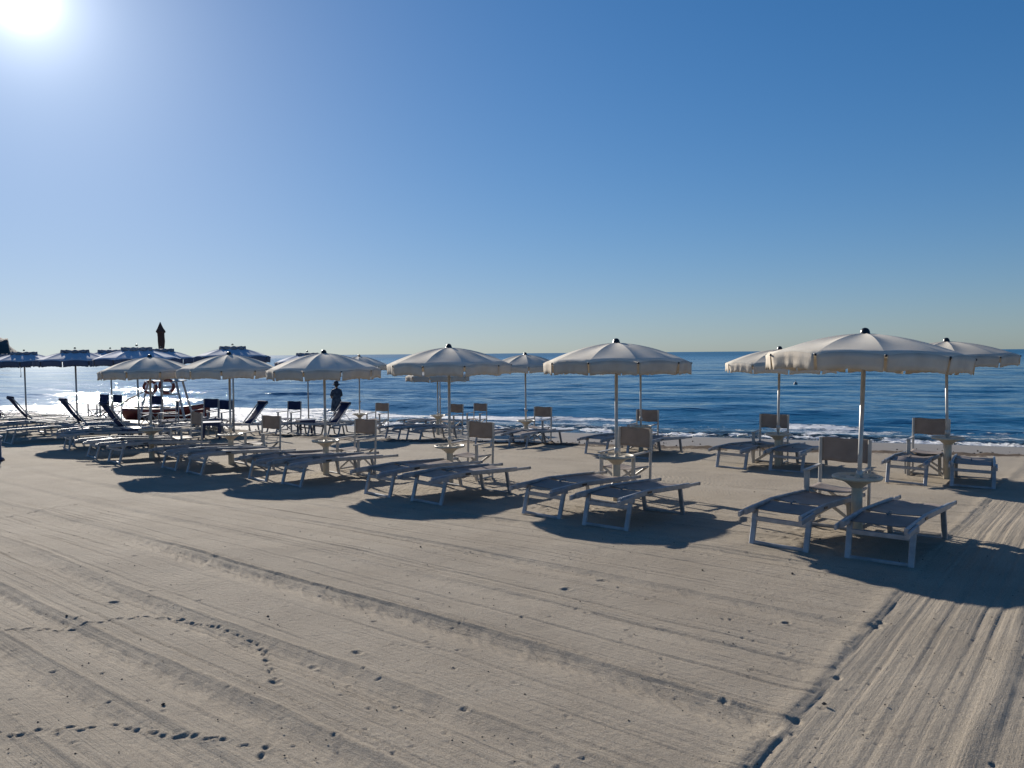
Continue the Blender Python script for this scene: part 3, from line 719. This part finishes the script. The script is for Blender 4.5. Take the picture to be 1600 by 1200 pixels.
# loungers: (x, y, azimuth)
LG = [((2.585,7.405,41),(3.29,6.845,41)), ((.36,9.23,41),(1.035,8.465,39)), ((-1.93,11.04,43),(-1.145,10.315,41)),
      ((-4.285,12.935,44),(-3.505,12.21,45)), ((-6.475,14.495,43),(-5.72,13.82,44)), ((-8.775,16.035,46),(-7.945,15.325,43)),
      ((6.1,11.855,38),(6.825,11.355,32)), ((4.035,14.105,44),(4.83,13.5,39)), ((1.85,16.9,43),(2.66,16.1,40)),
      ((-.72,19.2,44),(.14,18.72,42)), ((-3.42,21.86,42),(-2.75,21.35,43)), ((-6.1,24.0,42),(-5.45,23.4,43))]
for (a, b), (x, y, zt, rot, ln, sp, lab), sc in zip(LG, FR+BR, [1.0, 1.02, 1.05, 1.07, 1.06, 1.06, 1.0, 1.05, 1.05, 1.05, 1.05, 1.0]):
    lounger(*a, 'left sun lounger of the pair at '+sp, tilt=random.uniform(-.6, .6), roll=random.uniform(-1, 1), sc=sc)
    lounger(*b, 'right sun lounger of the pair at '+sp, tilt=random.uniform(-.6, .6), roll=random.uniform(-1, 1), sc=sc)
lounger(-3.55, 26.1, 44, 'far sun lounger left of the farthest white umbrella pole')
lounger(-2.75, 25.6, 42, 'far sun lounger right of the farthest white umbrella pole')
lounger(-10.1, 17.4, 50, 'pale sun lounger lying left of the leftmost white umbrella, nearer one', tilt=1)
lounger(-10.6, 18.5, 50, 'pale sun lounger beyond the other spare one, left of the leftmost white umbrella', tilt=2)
CH = [(3.66,8.62,40),(1.62,11.0,42),(-.69,12.95,36),(-2.92,14.3,34),(-5.22,16.0,30),(-7.20,16.9,44),
      (6.98,12.85,36),(5.05,15.0,34),(3.05,17.9,34),(.70,20.8,34),(-1.94,24.5,36),(-4.50,25.6,30)]
for (x, y, a), q in zip(CH, FR+BR): chair(x, y, a, 'white framed folding chair behind '+q[5])
chair(-1.27, 27.4, 30, 'farthest white framed folding chair, small and left of the photo centre')

# navy umbrellas, loungers, chairs and stools
NV = [(-9.15,18.8,2.09,14,'large navy umbrella right above the leftmost white one'), (-11.9,21.0,2.06,30,'navy umbrella third from the left edge'),
      (-14.62,23.1,2.03,8,'navy umbrella with two dangling ties, second from the left edge'), (-16.65,24.8,1.98,22,'navy umbrella cut off by the left edge of the photo'),
      (-7.62,21.0,2.12,26,'navy umbrella behind the second front-row white umbrella from the left'), (-10.15,22.3,2.08,5,'navy umbrella just below the closed brown one'),
      (-12.4,23.8,2.08,20,'navy umbrella mostly hidden left of the large navy one'), (-6.42,24.2,1.93,12,'rightmost navy umbrella, low beside the fourth front-row canopy')]
nu = []
for x, y, zt, rot, lab in NV: nu.append(umbrella(x, y, zt, rot, lab, 'navy'))
for dx, dy, l in ((-.28,-.9,.45), (.25,-.8,.38)):
    t = MB(); t.tube([(dx,dy,1.92),(dx+.01,dy,1.92-l*.8),(dx,dy,1.92-l)], [.006,.007,.014], 6); o = t.build('tie', M['navy_valance'], nu[2])
NL = [(-8.25,19.35,222,False,'flat navy sun lounger right of the large navy umbrella pole'),
      (-9.05,19.95,222,True,'navy sun lounger with raised back left of the large navy umbrella pole'),
      (-11.0,21.6,222,True,'navy sun lounger with raised back under the third navy umbrella from the left'),
      (-11.7,22.3,222,False,'flat navy sun lounger under the third navy umbrella from the left'),
      (-13.7,23.6,222,True,'navy sun lounger with raised back, second group from the left edge'),
      (-14.4,24.3,222,False,'flat navy sun lounger, second group from the left edge'),
      (-15.4,25.0,222,True,'navy sun lounger with raised back cut close to the left edge'),
      (-16.1,25.8,222,True,'navy sun lounger with raised back at the very left edge'),
      (-8.35,21.35,42,True,'navy sun lounger with back raised seaward, left of the fourth front-row umbrella'),
      (-9.1,20.6,44,False,'flat navy sun lounger behind the second front-row umbrella from the left'),
      (-6.3,23.1,42,True,'navy sun lounger with back raised seaward, beside the standing person'),
      (-7.1,22.6,44,False,'flat navy sun lounger below the rightmost navy umbrella'),
      (-9.9,21.9,42,False,'flat navy sun lounger behind the leftmost white umbrella post')]
NL += [(-12.6,22.9,222,False,'flat navy sun lounger between the third and fourth navy umbrellas from the left'),
       (-12.9,21.3,222,False,'flat navy sun lounger, nearest the camera of the third group from the left'),
       (-15.6,22.9,222,False,'flat navy sun lounger nearest the camera at the left edge'),
       (-11.4,19.6,220,False,'flat navy sun lounger left of the large navy umbrella pole'),
       (-10.4,20.6,225,False,'flat navy sun lounger behind the spare pale loungers'),
       (-16.9,24.3,222,True,'navy sun lounger with raised back half cut by the left edge')]
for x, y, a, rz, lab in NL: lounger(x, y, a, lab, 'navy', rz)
for x, y, a, lab in [(-9.35,23.4,20,'navy folding chair left of a pair by the surf'),(-8.72,22.9,24,'navy folding chair right of a pair by the surf'),
                     (-7.15,24.6,26,'navy folding chair standing between the deck loungers below the rightmost navy umbrella'),(-15.1,28.0,30,'small navy folding chair alone against the bright surf on the left'),
                     (-9.6,21.4,60,'navy folding chair behind the leftmost white umbrella'),(-11.6,24.6,28,'navy folding chair left of the red boat by the surf'),(-13.6,26.0,34,'navy folding chair second from the left by the surf')]:
    chair(x, y, a, lab, 'navy')
def make_stool():
    root = empty('side_table'); t = MB(); t.box((0,0,.455), (.5,.5,.03)); t.box((0,0,.41), (.46,.46,.062)); t.build('table_top', M['blue'], root)
    for sx in (-1, 1):
        for sy in (-1, 1): b = MB(); b.bar((sx*.2, sy*.2, .39), (sx*.215, sy*.215, 0), .05, .05, (0,1,0)); b.build('leg', M['blue'], root)
    return root
st = make_stool()
for k, (x, y, a, lab) in enumerate([(-8.2,20.9,.3,'navy square side table by the second front-row pole from the left'),(-6.35,23.6,.5,'navy square side table below the rightmost navy umbrella'),
                        (-9.0,18.3,.8,'navy square side table behind the leftmost white umbrella')]):
    o = st if k == 0 else copy_tree(st); o.location = (x, y, Z(x, y)-.01); o.rotation_euler = (0, 0, a); tag(o, lab, 'side table', 'navy square side tables')

# ------------------------------------------------------------------ lifeguard tower
tw = tag(empty('lifeguard_tower', (-15.2+1.96, 29.4, Z(-13.2, 29.4)), R(8)), 'grey wooden lifeguard tower with slanted legs on the shore', 'lifeguard tower')
hw, tp = .86, .50; Hp = 1.52
for sx in (-1, 1):
    for sy in (-1, 1):
        b = MB(); b.bar((sx*hw, sy*.6, -.1), (sx*tp, sy*.42, Hp), .075, .06, (0,1,0)); b.build('leg', M['towerpaint'], tw)
for k in range(5):
    z = .25+k*.27; f_ = z/Hp; xx = hw+(tp-hw)*f_; b = MB(); b.bar((-.05, -.6+.18*f_-.02, z), (xx-.04, -.6+.18*f_-.02, z), .03, .05); b.build('rung', M['towerpaint'], tw)
b = MB(); b.bar((-.02, -.64, 0), (-.02, -.46, Hp), .05, .05, (0,1,0)); b.build('ladder_rail', M['towerpaint'], tw)
for sx in (-1, 1): b = MB(); b.bar((sx*hw*.93, -.57, .22), (sx*hw*.93, .57, .22), .05, .05); b.build('side_brace', M['towerpaint'], tw)
b = MB(); b.box((0,0,Hp+.02), (1.25,1.05,.05)); b.build('platform', M['towerpaint'], tw)
b = MB(); b.box((.05,.25,Hp+.3), (.6,.45,.04)); b.box((.05,.48,Hp+.55), (.6,.04,.5)); b.box((-.22,.25,Hp+.16), (.04,.4,.26)); b.box((.32,.25,Hp+.16), (.04,.4,.26)); b.build('seat', M['towerpaint'], tw)
cl = tag(empty('closed_umbrella', (-15.2+1.96-.12, 29.35, Z(-13.2, 29.4)+Hp-.1), 0), 'closed dark brown umbrella standing on the lifeguard tower', 'umbrella')
b = MB(); b.tube([(0,0,0),(0,0,2.35)], .025, 10); b.build('pole', M['pole'], cl)
b = MB(); prof = [(.05,1.02),(.085,1.1),(.075,1.25),(.10,1.45),(.115,1.65),(.11,1.8),(.115,1.95),(.155,1.99),(.15,2.03),(.09,2.15),(.045,2.27),(.015,2.36),(0,2.38)]
rows = []
for r, z in prof: rows.append([(r*(1+.18*math.sin(5*a*2*math.pi/40))*math.cos(a*2*math.pi/40)+.012*math.sin(z*5), r*(1+.18*math.sin(5*a*2*math.pi/40))*math.sin(a*2*math.pi/40), z) for a in range(41)])
b.grid(rows); b.build('folded_canopy', M['brown_cloth'], cl)
def life_ring(x, y, z, r, rz, lab):
    o = empty('life_ring', (x, y, z), rz); b = MB(); b.torus((0,0,0), r, r*.24); b.build('ring', M['ring'], o)
    for k in range(4):
        b = MB(); a = k*math.pi/2+.4; b.torus((0,0,0), r, r*.26, n=2, m=10, a0=a, a1=a+.5)
        q = MB(); vs = b.v[:20]; q.add(vs, [(j, 10+j, 10+(j+1)%10, (j+1)%10) for j in range(10)], True); q.build('band', M['white'], o)
    return tag(o, lab, 'life ring', 'orange life rings on the tower')
life_ring(-13.52, 28.72, .74, .22, R(10), 'left orange life ring hanging on the lifeguard tower')
life_ring(-12.90, 28.72, .78, .25, R(5), 'right orange life ring hanging on the lifeguard tower by the ladder')

# ------------------------------------------------------------------ red rowing boat
bt = tag(empty('rowing_boat', (-14.0, 31.3, Z(-14.0, 31.3)-.05), R(-6)), 'red rowing boat with pale deck pulled up behind the lifeguard tower', 'boat')
rows = []; inn = []
for i in range(25):
    t = i/24; x = -1.75+3.5*t; wd = .62*math.sin(math.pi*min(1, .14+.86*(1-t)**.8 if t > .5 else .35+t))**.7 if t < .985 else .02
    wd = .60*(1-max(0, (t-.45)/.55)**2.3)*(.78+.22*min(1, t*3)); wd = max(wd, .015); sheer = .52+.30*max(0, t-.4)**1.6*1.8+.05*(1-t); keel = .02+.30*max(0, t-.8)**1.3*4
    rows.append([(x, wd*math.sin(a)*(1 if abs(a) < 1.4 else 1), keel+(sheer-keel)*(1-math.cos(a))**.75) for a in [(-1+2*j/14)*math.pi/2 for j in range(15)]])
b = MB(); b.grid(rows); b.add([rows[0][j] for j in range(15)], [tuple(range(15))]); b.build('hull', M['red'], bt, .02)
b = MB(); b.grid([[(r[0][0]*.985, r[0][1]*.9*(1-2*j/6), r[0][2]-.09+.02*math.sin(j/6*math.pi)) for j in range(7)] for r in rows[1:-1]]); b.build('deck', M['white'], bt, .02)
for sy in (0, -1): b = MB(); b.tube([r[sy] for r in rows], .022, 8); b.build('gunwale', M['dark'], bt)
for xx in (-.9, .1): b = MB(); b.box((xx,0,.50), (.22,1.06,.03)); b.build('thwart', M['wood'], bt)
for k, (a, c) in enumerate([((-16.4,30.3,-.5),(-14.35,30.4,.62)), ((-16.9,30.5,-.52),(-15.0,30.55,.32))]):
    o = empty('oar', a); v = Vector(c)-Vector(a); b = MB(); b.tube([(0,0,0), v], .022, 8); b.build('shaft', M['wood'], o)
    b = MB(); u = v.normalized(); b.bar(tuple(u*-.05), tuple(u*.45), .13, .02); b.build('blade', M['wood'], o)
    tag(o, ['long dark oar propped diagonally against the red boat', 'shorter dark oar lying lower beside the red boat'][k], 'oar', 'oars leaning by the red boat')

# ------------------------------------------------------------------ person standing at the waterline
def skin(name, pts, edges, m, parent=None, lev=2):
    me = bpy.data.meshes.new(name); me.from_pydata([p[:3] for p in pts], edges, [])
    o = bpy.data.objects.new(name, me); COL.objects.link(o)
    md = o.modifiers.new('skin', 'SKIN'); md.use_smooth_shade = True
    for i, p in enumerate(pts):
        sv = me.skin_vertices[0].data[i]; sv.radius = (p[3], p[4] if len(p) > 4 else p[3]); sv.use_root = (i == 0)
    sb = o.modifiers.new('sub', 'SUBSURF'); sb.levels = lev; sb.render_levels = lev
    bpy.context.view_layer.update()
    dg = bpy.context.evaluated_depsgraph_get(); nm = bpy.data.meshes.new_from_object(o.evaluated_get(dg))
    o.modifiers.clear(); o.data = nm; nm.materials.clear(); nm.materials.append(m)
    if parent: o.parent = parent; KIDS.setdefault(parent.name, []).append(o)
    return o
pz = -.92
person = tag(empty('person', (-7.22, 31.6, pz), R(25)), 'person in a dark dress and sun hat standing at the edge of the sea', 'person')
# faces -x/+y (away, turned left); elbows bent, hands together in front
P_ = [(0,0,.86,.13,.11),(0,0,1.04,.115,.09),(0,.0,1.24,.145,.10),(0,0,1.38,.10,.075),(0,.0,1.45,.045),(0,.01,1.51,.05),(0,.02,1.58,.078,.09),(0,.02,1.66,.06,.075),
      (.16,0,1.36,.05),(.22,.02,1.12,.04),(.14,.17,1.02,.03),(.06,.24,1.06,.022),(-.16,0,1.36,.05),(-.22,.02,1.12,.04),(-.14,.17,1.02,.03),(-.06,.24,1.06,.022),
      (.09,0,.80,.09),(.10,.02,.46,.055),(.10,-.01,.24,.048),(.10,-.01,.07,.032),(.11,.10,.03,.03),(-.09,0,.80,.09),(-.10,-.03,.46,.055),(-.10,-.06,.24,.048),(-.10,-.06,.07,.032),(-.11,.05,.03,.03),
      (0,.105,1.565,.014)]
E_ = [(0,1),(1,2),(2,3),(3,4),(4,5),(5,6),(6,7),(3,8),(8,9),(9,10),(10,11),(3,12),(12,13),(13,14),(14,15),(0,16),(16,17),(17,18),(18,19),(19,20),(0,21),(21,22),(22,23),(23,24),(24,25),(6,26)]
for sgn, base, hx in ((1, 11, .06), (-1, 15, -.06)):
    for k in range(4):
        i = len(P_); y0 = .24; P_.append((hx-sgn*.012*k, y0+.045, 1.075-.018*k, .008)); P_.append((hx-sgn*(.012*k+.03), y0+.06+.004*(k == 1), 1.07-.018*k, .007)); E_ += [(base, i), (i, i+1)]
    i = len(P_); P_.append((hx+sgn*.0, y0+.01, 1.10, .009)); P_.append((hx-sgn*.02, y0+.035, 1.115, .008)); E_ += [(base, i), (i, i+1)]
skin('body', P_, E_, M['skin'], person)
b = MB(); rows = []
for z, rx, ry in [(.50,.225,.185),(.60,.225,.18),(.75,.215,.17),(.90,.20,.155),(1.05,.165,.13),(1.15,.17,.135),(1.28,.185,.13),(1.37,.17,.11),(1.42,.10,.08),(1.44,.06,.055)]:
    rows.append([((rx+.012*math.sin(9*a*2*math.pi/36)*(1.5-z))*math.cos(a*2*math.pi/36), (ry+.012*math.sin(9*a*2*math.pi/36)*(1.5-z))*math.sin(a*2*math.pi/36), z) for a in range(37)])
b.grid(rows); b.build('dress', M['dress'], person, .006)
for s in (-1, 1): b = MB(); b.tube([(s*.14,0,1.38),(s*.19,.01,1.25),(s*.222,.02,1.12)], [.06,.062,.056], 12); b.build('sleeve', M['dress'], person)
b = MB(); b.lathe([(.175,1.575),(.13,1.60),(.092,1.625),(.094,1.67),(.082,1.715),(.05,1.74),(0,1.745)], 24, (0,.02,0)); b.build('hat', M['hat'], person, .006)
b = MB(); b.lathe([(0,1.50),(.06,1.50),(.088,1.54),(.092,1.62),(.09,1.65)], 16, (0,-.005,0)); b.build('hair', M['dark'], person)
person.rotation_euler = (0, 0, R(35))

# ------------------------------------------------------------------ bin at the left edge, buoy
o = tag(empty('waste_bin', (-10.42, 15.2, Z(-10.42, 15.2))), 'navy waste bin with pale lid at the left edge of the photo', 'bin')
b = MB(); b.lathe([(0,0),(.29,0),(.27,.04),(.235,.06),(.235,.46),(.0,.46)], 28); b.build('body', M['blue'], o)
b = MB(); b.lathe([(.235,.455),(.262,.46),(.262,.48),(.20,.50),(0,.51)], 28); b.build('lid', M['white'], o)
o = tag(empty('buoy', (23.8, 64.5, SEA)), 'small dark buoy floating beneath the nearest umbrella canopy edge', 'buoy')
b = MB(); b.lathe([(0,-.15),(.12,-.1),(.16,.05),(.15,.14),(.08,.21),(.03,.23),(.03,.30),(0,.30)], 20); b.build('float', M['grey'], o)
b = MB(); b.tube([(0,0,.28),(0,0,.38)], .015, 8); b.build('mast', M['dark'], o)
